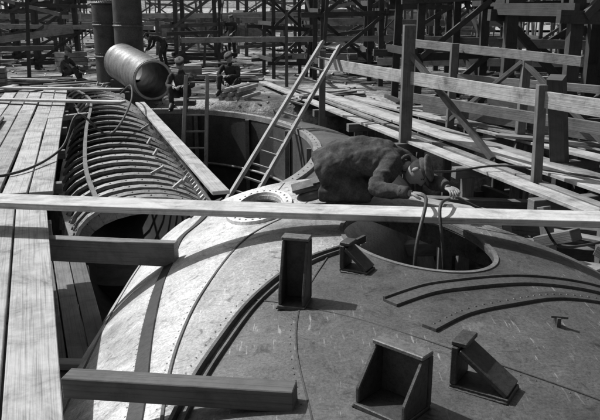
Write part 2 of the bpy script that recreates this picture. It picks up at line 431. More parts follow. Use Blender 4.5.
# ---------------- rib framework ----------------
ribs=empty('casing_rib_framework')
Rl=catmull([(-4.3,17.2,4.0),(-3.1,14.4,4.0),(-2.05,11.2,4.0),(-1.3,8.8,4.02),(-.85,7.25,4.02)],10)
Ll=catmull([(-5.9,18.0,4.0),(-4.75,15.6,4.0),(-3.75,11.6,3.95),(-2.95,8.7,3.9),(-2.25,6.85,3.8)],10)
mbr=MB();NR=25
def arch(i,extra=0.):
    k=i/(NR-1);n=len(Rl)-1;q=k*n;a=int(min(q,n-1));fr=q-a
    r=Rl[a].lerp(Rl[a+1],fr);l=Ll[a].lerp(Ll[a+1],fr)
    out=[]
    c=(r+l)/2;hw=(r-l)/2
    for s in range(15):
        t=math.pi*(1-s/14)
        p=c+hw*math.cos(t);p.z=3.62+(.52+extra)*math.sin(t)**.8 if 0<s<14 else 3.6
        out.append(p)
    return out
for i in range(NR):
    A_=arch(i);tn=rt(.4,1.5)
    for a,b_ in zip(A_,A_[1:]): mbr.box(a,b_+(b_-a)*.02,.13,.035,tn,0)
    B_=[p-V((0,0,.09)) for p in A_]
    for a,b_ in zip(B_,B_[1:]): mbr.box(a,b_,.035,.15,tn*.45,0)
    for s in range(2,13):
        p=A_[s].lerp(A_[s+1],.3) if s<13 else A_[s];mbr.ell(p+V((0,0,.016)),(V((1,0,0)),V((0,1,0)),V((0,0,1))),.014,.014,.012,.4,0,6,2,True)
mbr.build('arched_ribs',M_steelM,ribs)
mb=MB()
for s,w,tn in ((1,.12,1.),(4,.05,.8),(13,.2,1.3)):
    P=[arch(i,.03)[s] for i in range(NR)]
    for a,b_ in zip(P,P[1:]): mb.box(a,b_,w,.03,tn)
mb.build('stringer_plates',M_steelM,ribs)
mb=MB()
for i in range(NR*2-2):
    k=i/2;a=arch(k if k<NR-1 else NR-1,.05);p=a[12];q=a[13]
    mb.box(p+V((0,0,.03)),q+V((0.04,0,.05)),.07,.05,rt(.5,1.6))
    if random.random()<.35:
        p=a[random.choice((3,5,8,9,10))];mb.box(p,p+V((rt(.02,.15),.02,.08)),.06,.03,rt(.5,1.2))
mb.build('splice_tabs',M_steelL,ribs)
mb=MB()
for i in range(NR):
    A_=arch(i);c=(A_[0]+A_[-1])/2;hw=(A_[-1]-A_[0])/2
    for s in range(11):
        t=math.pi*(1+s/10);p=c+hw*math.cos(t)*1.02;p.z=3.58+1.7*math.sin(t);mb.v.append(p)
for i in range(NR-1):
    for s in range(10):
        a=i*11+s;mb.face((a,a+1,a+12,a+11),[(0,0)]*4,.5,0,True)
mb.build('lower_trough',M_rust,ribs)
# ---------------- planks & timbers ----------------
def single(name,p1,p2,w,h,mat,tone=1.,sag=0.,bev=.004,up=(0,0,1)):
    mb=MB();mb.box(p1,p2,w,h,tone,sag=sag,up=up);return mb.build(name,mat,None,bev)
single('scaffold_plank',(-3.1,5.56,4.53),(3.3,4.86,4.53),.27,.05,M_plank,1.0,.015)
def platform(name,lst,mat,h=.045,joists=()):
    e=empty(name);mb=MB()
    for p1,p2,w,tn in lst:
        z0=random.uniform(-.006,.006)
        p1=V(p1)+V((0,0,z0));p2=V(p2)+V((0,0,-z0+random.uniform(-.01,.01)))
        mb.box(p1,p2,w,h,tn*rt(.85,1.08),sag=random.uniform(.004,.02))
    mb.build('boards',mat,e,.004)
    if joists:
        mb=MB()
        for p1,p2,w,hh in joists: mb.box(p1,p2,w,hh,rt())
        mb.build('joists',M_timber,e,.004)
    return e
d=V((1.2,-3.38,0)).normalized();r=V((-d.y,d.x,0))*-1
L=[];base=V((-2.4,6.25,4.28))
for i in range(6):
    o=r*(.262*i) ;jit=random.uniform(-.1,.15)
    L.append((base+o-d*(jit)+V((0,0,random.uniform(-.004,.004))),base+o+d*7,.25,[.8,.7,.9,.75,.8,.65][i]))
platform('plank_walkway',L,M_plank,joists=[(base+d*k+r*-.15-V((0,0,.09)),base+d*k+r*1.6-V((0,0,.09)),.12,.12) for k in (.5,2.2,3.9)]+[(base+d*k+r*q-V((0,0,.15)),(base+d*k+r*q).xy.to_3d(),.15,.15) for k in (.5,2.2) for q in (0.2,1.4)])
L=[]
d=V((1.15,-3.0,0)).normalized();r=V((-d.y,d.x,0))*-1;base=V((-2.5,7.5,3.58))
for i in range(3): L.append((base+r*(.15*i),base+r*.15*i+d*8,.14,[.9,1.3,.8][i]))
platform('lower_plank_walkway',L,M_timber,joists=[(base+d*k-r*.1-V((0,0,.07)),base+d*k+r*.6-V((0,0,.07)),.1,.1) for k in (1,3,5)])
single('timber_cleat',(-1.82,4.52,3.62),(-1.42,4.5,3.62),.09,.05,M_plank2,1.2)
single('timber_beam',(-2.3,5.62,4.1),(-.97,5.38,4.12),.10,.19,M_timber,1.5)
single('timber_beam',(-1.05,2.93,4.36),(-.02,2.74,4.40),.10,.10,M_timber,.7)
d=V((1.8,-6.1,0)).normalized();r=V((-d.y,d.x,0))*-1;base=V((-5.45,16.6,4.08));L=[]
for i in range(5):
    q=random.uniform(-.6,.9);s=rt(.35,.6)
    L.append((base+r*(.27*i)-d*q,base+r*(.27*i)+d*(9.8*s),.25,rt(.6,1.0)))
    L.append((base+r*(.27*i)+d*(9.8*s+.02),base+r*(.27*i)+d*(9.8+random.uniform(-.3,.3)),.24,rt(.5,.95)))
platform('plank_deck',L,M_plank,joists=[(base+d*k-r*.2-V((0,0,.08)),base+d*k+r*1.4-V((0,0,.08)),.12,.12) for k in (1,3,5,7,9)]+[(base+d*k+r*q-V((0,0,.15)),(base+d*k+r*q).xy.to_3d(),.15,.15) for k in (1,5,9) for q in (0.1,1.2)])
single('scaffold_plank',(-3.2,14.5,4.12),(-.80,7.15,4.16),.18,.04,M_plank,.8,.01)
single('scaffold_plank',(-6.4,14.8,4.16),(-3.4,14.0,4.2),.2,.045,M_plank,1.)
single('scaffold_plank',(-6.9,16.9,4.16),(-3.9,16.0,4.22),.2,.045,M_plank,.9)
single('scaffold_plank',(-5.2,12.3,4.15),(-4.6,10.1,4.16),.3,.045,M_plank2,.6)
L=[((-1.0,19.8,4.0),(3.05,6.7,4.0),.22,.9),((-.2,18.6,3.98),(3.4,6.5,3.98),.12,.5),((.35,17.2,4.03),(3.75,6.8,4.03),.30,.95),((.75,16.6,4.0),(4.05,7.2,4.0),.27,.6),((1.1,16.2,4.05),(4.6,8.0,4.05),.25,.85),((1.5,15.9,4.0),(5.2,8.2,4.0),.22,.45)]
J=[]
for k in (7.6,9.2,10.9,12.8,14.6): 
    xl=3.1-(k-6.7)*.32-.3; J.append(((xl,k,3.9),(xl+2.6,k+.7,3.9),.13,.14))
    for q in (.2,1.2,2.3): J.append(((xl+q,k+q*.27,0),(xl+q,k+q*.27,3.83),.15,.15))
platform('timber_walkway',L,M_plank,joists=J)
mb=MB()
for p in [((3.0,10.9,4.1),(5.3,9.3,4.12),.18,.04,.7),((1.9,14.0,4.1),(4.4,12.4,4.3),.16,.04,.8),((3.7,8.6,4.1),(4.9,8.9,4.2),.2,.04,.9),((2.6,12.9,4.08),(3.5,10.6,4.1),.2,.04,.6),((4.6,10.3,4.2),(6.4,8.2,4.5),.2,.05,.8),((5.0,9.2,4.3),(6.6,10.6,4.0),.15,.05,.5)]: mb.box(*p)
mb.build('loose_boards',M_plank2,None,.003)
gr=empty('timber_guard_rail');mb=MB()
mb.box((.35,13.9,4.97),(3.75,6.3,4.97),.04,.19,.8,sag=.02)
mb.box((1.9,13.6,5.35),(3.9,10.2,5.25),.04,.14,.45)
mb.build('rail_board',M_plank,gr,.003)
mb=MB()
mb.box((1.62,11.05,0),(1.62,11.05,5.72),.2,.17,1.);mb.box((.42,13.75,0),(.42,13.75,5.2),.12,.12,.9);mb.box((2.82,8.35,3.3),(2.78,8.4,5.12),.12,.1,1.);mb.box((3.55,6.75,2.5),(3.55,6.75,5.1),.12,.1,1.)
mb.box((1.65,11.0,5.3),(2.6,9.6,4.0),.09,.07,.8);mb.box((3.45,9.4,3.9),(3.15,9.0,5.15),.2,.16,.45)
mb.box((1.9,12.2,4.5),(4.6,7.7,4.5),.05,.16,1.);mb.box((2.2,12.9,4.25),(5.2,8.3,4.25),.05,.15,.8);mb.box((2.2,13.2,4.8),(5.6,8.8,4.85),.05,.12,1.3)
for p in [(2.5,12.2),(3.3,10.9),(4.2,9.6),(5.0,8.6)]: mb.box((p[0],p[1],0),(p[0]+.05,p[1],5.3+rt(-.2,.3)),.14,.12,rt())
mb.box((3.3,10.9,5.2),(4.2,9.6,4.1),.08,.06,.8);mb.box((2.5,12.2,4.1),(3.3,10.9,5.2),.08,.06,.8)
mb.build('posts_and_braces',M_timber,gr,.004)
lr=empty('timber_falsework');mb=MB()
for p in [((1.9,6.9,3.9),(4.4,6.3,3.8),.1,.12,1.),((2.0,6.2,3.6),(4.2,5.7,3.6),.12,.14,.7),((1.7,7.4,3.5),(4.6,6.9,3.5),.14,.12,.9),((2.35,6.0,3.2),(2.2,6.3,4.25),.09,.09,1.2),((2.05,5.9,4.05),(2.25,5.62,4.2),.14,.1,1.),((2.9,6.5,0),(2.9,6.5,4.2),.15,.15,.8),((2.3,6.9,2.9),(3.4,6.0,4.1),.09,.09,1.1),((3.3,5.7,0),(3.3,5.7,4.0),.15,.15,.8),((1.6,7.6,0),(1.6,7.6,3.9),.15,.15,.8),((.9,7.9,3.3),(3.6,7.6,3.45),.15,.15,1.),((.6,9.4,3.5),(3,9.0,3.5),.15,.15,1.),((.6,8.4,0),(.6,8.4,3.6),.15,.15,1.),((2.6,6.0,3.95),(3.3,5.3,3.6),.1,.1,1.2),((1.55,6.1,4.1),(1.75,5.85,4.2),.12,.12,.8)]:
    mb.box(*p)
mb.build('frame',M_timber,lr,.005)
mb=MB()
for p in [((1.95,6.25,3.78),(4.3,5.45,3.70),.2,.04,1.),((2.2,5.75,3.45),(4.6,4.9,3.4),.18,.04,.8),((.7,8.2,3.72),(2.9,7.0,3.72),.25,.04,.7),((.4,9.6,3.65),(2.4,7.9,3.68),.22,.04,1.),((2.4,6.7,3.9),(3.9,5.3,3.95),.12,.03,.7)]: mb.box(*p)
mb.build('boards',M_plank2,lr,.004)
# ---------------- ladders ----------------
def ladder(p1,p2,side,w,n,mat,rail=.05,tone=1.):
    p1=V(p1);p2=V(p2);s=V(side).normalized();mb=MB()
    for q in (-1,1): mb.box(p1+s*q*w/2,p2+s*q*w/2*.85,rail,rail*1.6,tone,up=(0,1,.3))
    for i in range(n):
        k=(i+.6)/n;c=p1.lerp(p2,k);ww=w*(1-.15*k)/2+.02;mb.box(c-s*ww,c+s*ww,.035,.03,tone*1.1)
    return mb.build('wooden_ladder',mat,None,.003)
ladder((-1.15,10.1,2.8),(.56,13.4,5.33),(1,-.35,-.25),.38,15,M_plank2,.055,1.1)
ladder((-1.95,12.3,1.6),(-1.9,13.5,4.75),(1,0,0),.46,11,M_timber,.06,tone=2.)
# ---------------- hoses / cables ----------------
def hose(name,P,r,mat=M_cable,seg=8):
    mb=MB();mb.tube(catmull(P,10),r,seg);return mb.build(name,mat)
hose('air_hose',[(-4.6,8.0,4.12),(-3.4,8.1,4.12),(-3.1,9.2,4.2),(-2.95,9.6,4.6),(-2.6,9.8,4.3),(-2.8,12.0,4.45),(-3.3,14.2,4.5),(-3.9,15.8,4.15)],.016)
hose('air_hose',[(.95,5.35,4.60),(.9,5.0,4.62),(.8,4.75,4.3),(.85,4.8,3.6),(1.0,5.0,2.8)],.013)
hose('air_hose',[(1.12,5.25,4.60),(1.0,4.98,4.6),(1.02,4.85,4.25),(1.1,4.95,3.4)],.012)
hose('air_hose',[(1.2,5.4,4.58),(1.5,5.35,4.45),(1.9,5.5,4.35),(2.3,5.9,4.0),(3.4,6.6,3.95)],.012)
hose('air_hose',[(.4,6.3,4.42),(1.0,7.2,4.35),(1.8,8.4,4.1),(2.6,8.8,4.08),(3.6,8.0,4.08)],.014)
# ---------------- pipe, drums ----------------
pp=empty('riveted_steel_pipe');mb=MB()
p0=V((-3.05,15.2,4.50));p1=V((-4.15,17.2,4.72));n=30
P=[p0.lerp(p1,i/n) for i in range(n+1)]
mb.tube(P,[.40+(.03 if i%3==0 else 0) for i in range(n+1)],28,.8,cap=False)
mb.tube(P,[.37]*(n+1),28,.3,cap=False)
for t in (.3,.8):
    c=p0.lerp(p1,t);mb.box(c+V((-.4,0,-.47)),c+V((.4,0,-.47)),.2,.2 if t<.5 else .3,.4)
mb.build('barrel',M_steelM,pp)
mb=MB();ax=(p1-p0).normalized();sx_=ax.cross(V((0,0,1))).normalized();ux=sx_.cross(ax)
mb.tube([p0+(sx_*math.cos(t/18*math.pi)+ux*math.sin(t/18*math.pi))*.395 for t in range(36)],.028,8,1.,closed=True)
mb.build('end_flange',M_steelL,pp)
def drum(x,y,r,z1,tone):
    e=empty('steel_boiler_drum');mb=MB();z0=3.8;P=[];R=[]
    for i in range(13):
        P.append((x,y,z0+(z1-z0)*i/12));R.append(r)
    mb.tube(P,R,32,tone)
    for zz in (z0+.1,z0+.9,z0+1.7,z1-.05):
        mb.tube([(x+math.cos(t/16*math.pi)*r,y+math.sin(t/16*math.pi)*r,zz) for t in range(32)],.03,6,tone*1.3,closed=True)
        for t in range(40): 
            a=t/20*math.pi;mb.ell((x+math.cos(a)*r,y+math.sin(a)*r,zz+.08),(V((1,0,0)),V((0,1,0)),V((0,0,1))),.014,.014,.014,tone*1.5,0,6,4)
    mb.build('drum_body',M_steelD,e)
drum(-5.0,19.6,.42,6.1,.8);drum(-4.35,18.9,.36,7.2,1.1)
# ---------------- scaffolding background ----------------
def trestle(x,y,ang,w,d_,z0,z1,nl,r,tone=1.,mat=None):
    mb=MB();ca,sa=math.cos(ang),math.sin(ang)
    def P(a,b_,z): return V((x+a*ca-b_*sa,y+a*sa+b_*ca,z))
    for a in (-w/2,w/2):
        for b_ in (-d_/2,d_/2): mb.box(P(a,b_,z0),P(a*.93+rt(-.05,.05),b_*.93,z1+random.uniform(-.3,.8)),r,r,tone*rt())
    hs=[z0+(z1-z0)*(i+.5)/nl for i in range(nl)]
    for i,h in enumerate(hs):
        for q in (-1,1):
            mb.box(P(-w/2-rt(.1,.6),q*(d_/2+r*.8),h),P(w/2+rt(.1,.6),q*(d_/2+r*.8),h+random.uniform(-.12,.12)),r*.5,r,tone*rt(.7,1.6))
            mb.box(P(q*(w/2+r*.8),-d_/2-.2,h+.1),P(q*(w/2+r*.8),d_/2+.2,h+.1),r*.5,r,tone*rt())
        if i<nl-1:
            h2=hs[i+1]
            mb.box(P(-w/2,-d_/2-r,h),P(w/2,-d_/2-r,h2),r*.4,r*.7,tone*rt(.7,1.6))
            if random.random()<.6: mb.box(P(w/2,d_/2+r,h),P(-w/2,d_/2+r,h2),r*.4,r*.7,tone*rt())
            mb.box(P(w/2+r,-d_/2,h),P(w/2+r,d_/2,h2),r*.4,r*.7,tone*rt())
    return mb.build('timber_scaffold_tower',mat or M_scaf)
random.seed(11)
trestle(4.9,12.8,.35,1.9,1.7,0,10,6,.2,.9)
trestle(3.1,16.6,.2,1.5,1.5,3.2,9,5,.16,.8)
trestle(7.4,14.5,.3,2.2,2.,0,11,7,.2,.9)
trestle(6.2,19.5,.1,2.4,2,3.8,11,5,.18,1.)
trestle(1.3,20.5,.1,1.6,1.6,3.8,9,4,.13,.9)
trestle(3.4,24,.0,2.4,2,3.8,11,5,.16,1.1)
trestle(8.6,18.,.0,2.4,2,3.8,11,6,.18,1.)
trestle(-.4,23,.3,1.2,1.2,3.8,8,4,.11,1.)
for (x_,y_,w_,z_) in [(9.5,22,2.5,12),(6.5,28,3,13),(11,31,3,12),(1.5,29,2.4,10),(14,27,3,12),(-1.5,33,2.2,9),(4,38,3,12),(9,42,3,14),(18,40,3.5,13),(-6,40,2.4,9),(-13,36,2.5,9),(-18,44,3,10),(0,48,3,12),(-10,54,3,12),(14,52,3,14),(-25,50,3,10),(3,55,3,12),(-4,60,3,11),(-16,62,3,11),(8,60,3,13),(-30,66,4,12),(22,58,4,13),(-10.5,30,1.8,8),(-8.5,26,1.4,7.5),(-14,30,2,8),(-3.8,28,1.5,8)]:
    trestle(x_,y_,random.uniform(-.3,.3),w_,w_*.8,3.6,z_,random.choice((4,5)),.14,rt(.8,1.2)*(1+max(0,y_-25)*.08))  # tone rises with distance: haze put into the wood colour
mb=MB()
for i in range(170):
    y_=random.uniform(17,60);x_=random.uniform(-.55,.6)*y_
    if -7<x_<-1 and y_<25: continue
    h_=random.uniform(1.0,6) if x_>0 else random.uniform(.6,3.5)
    tn=1+max(0,y_-25)*.09  # farther poles paler, atmospheric haze painted through tone
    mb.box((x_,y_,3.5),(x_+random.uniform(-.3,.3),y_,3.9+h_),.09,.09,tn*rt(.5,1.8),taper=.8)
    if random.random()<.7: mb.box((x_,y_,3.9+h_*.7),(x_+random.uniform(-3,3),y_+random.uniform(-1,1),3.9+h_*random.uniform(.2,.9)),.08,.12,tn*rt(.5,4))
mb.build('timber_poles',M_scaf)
mb=MB()
for p in [((-14,30,5.55),(2,31,5.62),.2,.2,1.5),((-13,25,5.35),(-5,25.5,5.25),.12,.15,1.),((-3.5,22,5.0),(3,21,5.1),.1,.15,.9),((-9,22,5.0),(-6.7,22,5.3),.1,.2,.8),((-2,26,5.5),(7,25,5.4),.1,.2,.9),((2,19,4.6),(8,17,4.7),.1,.18,1.),((2.5,18,5.2),(9,15.5,5.1),.08,.2,.8),((-16,34,5.1),(-6,33,5.2),.2,.2,1.),((-3,28,4.8),(4,27.5,4.7),.2,.15,1.2),((-20,40,5.3),(14,42,5.4),.2,.3,1.2),((-1,24,4.4),(6,22,4.5),.1,.2,1.2)]: mb.box(*p)
mb.build('horizontal_boards',M_plank2)
def lumber(x,y,ang,L_,n):
    mb=MB();ca,sa=math.cos(ang),math.sin(ang)
    for i in range(n):
        o=random.uniform(-.5,.5);zz=3.92+.07*(i//5)+.03;aa=ang+random.uniform(-.2,.2)
        c=V((x-sa*o,y+ca*o,zz));dd=V((math.cos(aa),math.sin(aa),random.uniform(-.04,.06)))*L_/2*rt(.6,1.1)
        mb.box(c-dd,c+dd,rt(.1,.2),.05,rt(.4,1.5))
    mb.build('lumber_pile',M_plank2)
for i in range(46):
    y_=random.uniform(16.5,42);x_=random.uniform(-.5,.55)*y_
    if abs(x_+2.5)<2 and y_<18: continue
    lumber(x_,y_,random.uniform(-1.2,1.2),random.uniform(1.5,4),random.randint(4,16))
def crate(x,y,a,w,h):
    e=empty('wooden_crate');mb=MB();c,s=math.cos(a),math.sin(a)
    def P(i,j,k): return V((x+i*c-j*s,y+i*s+j*c,3.9+k))
    for k in range(4):
        z=h*(k+.5)/4
        for q in (-1,1):
            mb.box(P(-w/2,q*w*.4,z),P(w/2,q*w*.4,z),.025,h/4*.88,rt(.5,1.2));mb.box(P(q*w/2,-w*.4,z),P(q*w/2,w*.4,z),.025,h/4*.88,rt(.5,1.2))
    for k in range(4): mb.box(P(-w/2,-w*.3+k*w*.2,h),P(w/2,-w*.3+k*w*.2,h),w*.18,.025,rt(.5,1.2))
    mb.build('crate_slats',M_plank2,e)
for c_ in [(-8.2,19.5,.3,.7,.5),(-7.6,24.5,.9,.8,.6),(-3.2,21.5,.2,.6,.4),(1.8,23.5,.4,.8,.6)]: crate(*c_)
mb=MB()
rock=[V((1,0,0)),V((-1,.2,0)),V((.1,1,.1)),V((0,-1,0)),V((.1,.1,.45)),V((0,0,-.6))]
RF=[(0,2,4),(2,1,4),(1,3,4),(3,0,4),(2,0,5),(1,2,5),(3,1,5),(0,3,5)]
for i in range(1400):
    y_=random.uniform(15.8,50);x_=random.uniform(-.5,.5)*y_;s_=random.uniform(.02,.08);b0=len(mb.v);tn=rt(.2,1.3);ra=random.random()*6
    ca_,sa_=math.cos(ra),math.sin(ra)
    for q in rock:
        a_,b2=q.x*rt(.5,1.5),q.y*rt(.5,1.5);mb.v.append(V((x_,y_,3.9))+V((a_*ca_-b2*sa_,a_*sa_+b2*ca_,q.z*rt(.6,1.3)))*s_)
    for f_ in RF: mb.face(tuple(b0+k for k in f_),[(0,0)]*3,tn)
mb.build('rubble',M_steelM)
for (x_,y_,w_,h_) in [(-30,75,14,2.6),(10,85,20,3),(40,80,16,3),(-8,70,10,2.2)]:
    e=empty('wooden_shed');mb=MB();z0=2.6
    mb.box((x_-w_/2,y_,z0+h_/2),(x_+w_/2,y_,z0+h_/2),5,h_,1.)
    for k in range(int(w_/3)): mb.box((x_-w_/2+1.5+k*3,y_-2.52,z0+1),(x_-w_/2+1.5+k*3,y_-2.52,z0+1.9),.9,.06,.2)
    mb.box((x_-w_/2-.4,y_-1.5,z0+h_+.45),(x_+w_/2+.4,y_-1.5,z0+h_+.45),3.4,.12,1.4,up=(0,-.3,1));mb.box((x_-w_/2-.4,y_+1.5,z0+h_+.45),(x_+w_/2+.4,y_+1.5,z0+h_+.45),3.4,.12,1.4,up=(0,.3,1))
    mb.build('shed_walls_and_roof',M_plank2,e)
mb=MB()
for p in [((-12,30,9),(6,26,6.2)),((-2,30,10),(9,22,5.4)),((-15,40,10),(3,34,5)),((2,24,4.5),(6,22,9)),((-9,28,4.2),(-3,30,9)),((-16,34,4.2),(-8,30,8))]: mb.tube([p[0],p[1]],.018,5)
mb.build('guy_wires',M_cable)
# ---------------- people ----------------
def evalmesh(o):
    dg=bpy.context.evaluated_depsgraph_get();dg.update()
    nm=bpy.data.meshes.new_from_object(o.evaluated_get(dg));bpy.data.objects.remove(o);return nm
def skinned(verts,edges,radii,root,sub=2,fold=.03,fs=.09,extra=None):
    me=bpy.data.meshes.new('sk');me.from_pydata([tuple(v) for v in verts],edges,[]);o=link(bpy.data.objects.new('sk',me))
    md=o.modifiers.new('skin','SKIN');md.branch_smoothing=.8
    for i,sv in enumerate(me.skin_vertices[0].data):
        r=radii[i];sv.radius=(r,r);sv.use_root=(i==root)
    s=o.modifiers.new('sub','SUBSURF');s.levels=sub;s.render_levels=sub
    if extra is None:
        tex=bpy.data.textures.new('folds','CLOUDS');tex.noise_scale=fs;tex.noise_depth=1
        dm=o.modifiers.new('d','DISPLACE');dm.texture=tex;dm.strength=fold;dm.mid_level=.5
        return evalmesh(o)
    m1=evalmesh(o)
    bm=bmesh.new();bm.from_mesh(m1)
    em=bpy.data.meshes.new('ex');em.from_pydata([tuple(q) for q in extra.v],[],extra.f);bm.from_mesh(em)
    m2=bpy.data.meshes.new('join');bm.to_mesh(m2);bm.free();m2.materials.clear()
    o=link(bpy.data.objects.new('sk2',m2))
    r_=o.modifiers.new('r','REMESH');r_.mode='VOXEL';r_.voxel_size=.0095
    sm=o.modifiers.new('sm','SMOOTH');sm.factor=.6;sm.iterations=9
    t1=bpy.data.textures.new('drape','WOOD');t1.wood_type='BANDNOISE';t1.noise_basis_2='SIN';t1.noise_scale=.16;t1.turbulence=7.5
    d1=o.modifiers.new('d1','DISPLACE');d1.texture=t1;d1.strength=.016;d1.mid_level=.5
    t2=bpy.data.textures.new('drape2','CLOUDS');t2.noise_scale=.07;t2.noise_depth=2
    d2=o.modifiers.new('d2','DISPLACE');d2.texture=t2;d2.strength=.022;d2.mid_level=.5
    s2=o.modifiers.new('sm2','SMOOTH');s2.factor=.5;s2.iterations=1
    return evalmesh(o)
def headmesh(name,c,fdir,updir,cap=True,s=1.):
    F=V(fdir).normalized();U=V(updir);U=(U-F*U.dot(F)).normalized();Rr=F.cross(U)
    mb=MB();nu,nv=40,30
    def g(p,q,w): return math.exp(-sum((a-b_)**2 for a,b_ in zip(p,q))/w**2)
    pos=[]
    def ishair(p): return (p[2]>.5 or (p[1]<-.12 and p[2]>-.4))
    for i in range(nv+1):
        ph=math.pi*i/nv
        for j in range(nu):
            a=2*math.pi*j/nu
            p=(math.sin(ph)*math.cos(a),math.sin(ph)*math.sin(a),math.cos(ph))
            x_,y_,z_=p[0]*.074,p[1]*.094,p[2]*.118
            if p[2]<0: k=-p[2];x_*=1-.28*k*k;y_*=1-.12*k;y_+=.012*k
            y_+=.030*g(p,(0,.98,-.14),.13)+.014*g(p,(0,.95,.06),.10)-.012*g(p,(.36,.88,.08),.16)-.012*g(p,(-.36,.88,.08),.16)
            y_+=.008*g(p,(0,.9,.3),.3)+.008*g(p,(0,.85,-.5),.14)-.006*g(p,(0,.9,-.42),.06)+.014*g(p,(0,.6,-.85),.25)
            pos.append(p)
            mb.v.append(V(c)+(Rr*x_+F*y_+U*z_)*s*(1.03 if ishair(p) else 1.))
    for i in range(nv):
        for j in range(nu):
            a=i*nu+j;d_=i*nu+(j+1)%nu
            mb.face((a,a+nu,d_+nu,d_),[(0,0)]*4,1.,1 if ishair(pos[a]) else 0,True)
    C=V(c)
    for q in (-1,1):
        mb.ell(C+(Rr*q*.074+F*-.005+U*-.005)*s,(Rr,F,U),.010*s,.018*s,.030*s,1.,0)
        mb.ell(C+(Rr*q*.028+F*.0775+U*.010)*s,(Rr,F,U),.009*s,.006*s,.004*s,1.,3,8,6)
        mb.ell(C+(Rr*q*.029+F*.083+U*.026)*s,(Rr,F,U),.013*s,.005*s,.0025*s,1.,1,8,6)
    mb.ell(C+(F*.085-U*.049)*s,(Rr,F,U),.018*s,.004*s,.002*s,1.,3,8,6)
    if cap:
        mb.ell(C+(U*.040-F*.004)*s,(Rr,F,U),.081*s,.101*s,.080*s,1.,2,24,10,True)
        mb.ell(C+(U*.088-F*.0)*s,(Rr,(F-U*.15).normalized(),(U+F*.15).normalized()),.096*s,.116*s,.030*s,1.,2,24,10)
        mb.ell(C+(U*.052+F*.092)*s,(Rr,(F-U*.3).normalized(),(U+F*.3).normalized()),.062*s,.048*s,.006*s,.8,2,16,6)
        mb.ell(C+(U*.12)*s,(Rr,F,U),.009*s,.009*s,.006*s,.8,2,8,4)
    return mb,[M_skin,M_hair,M_capw,M_eye]
def hand(mb,w,d_,n_,side,curl=.5,s=1.):
    w=V(w);d_=V(d_).normalized();n_=V(n_);n_=(n_-d_*n_.dot(d_)).normalized();t=d_.cross(n_)*side
    mb.ell(w+d_*.052*s,(t,n_,d_),.040*s,.015*s,.054*s,1.,0,12,8)
    mb.tube([w-d_*.03*s,w+d_*.02*s],[.027*s,.026*s],10)
    for o,L in ((.028,.075),(.009,.086),(-.010,.08),(-.028,.062)):
        p=w+d_*.085*s+t*o*s;P=[w+d_*.05*s+t*o*.8*s,p];a=0
        for k,fr in enumerate((.45,.3,.25)):
            a+=curl*(.5 if k==0 else .8);p=p+(d_*math.cos(a)+n_*math.sin(a)+t*o*1.5)*L*fr*s;P.append(p)
        mb.tube(catmull(P,3),[.0095*s]*4+[.009*s]*5+[.0085*s]*3+[.005*s],8)
    P=[w+d_*.02*s+t*.02*s,w+d_*.045*s+t*.046*s,w+d_*.075*s+t*.062*s+n_*.012*s,w+d_*.1*s+t*.058*s+n_*.025*s]
    mb.tube(catmull(P,3),[.014*s]*3+[.012*s]*4+[.010*s]*2+[.006*s],8)
def shoe(mb,an,toe,updir):
    an=V(an);toe=V(toe);d_=(toe-an);d_.normalize();U=V(updir);U=(U-d_*U.dot(d_)).normalized();R_=d_.cross(U)
    c=an+d_*.05
    mb.ell(c,(R_,d_,U),.044,.14,.05,1.,0,14,10);mb.ell(an-d_*.03,(R_,d_,U),.04,.05,.06,1.,0,12,8)
    mb.box(c-d_*.13-U*.042,c+d_*.13-U*.042,.08,.018,.5,0,up=U)
    mb.box(c-d_*.13-U*.06,c-d_*.06-U*.06,.07,.025,.5,0,up=U)
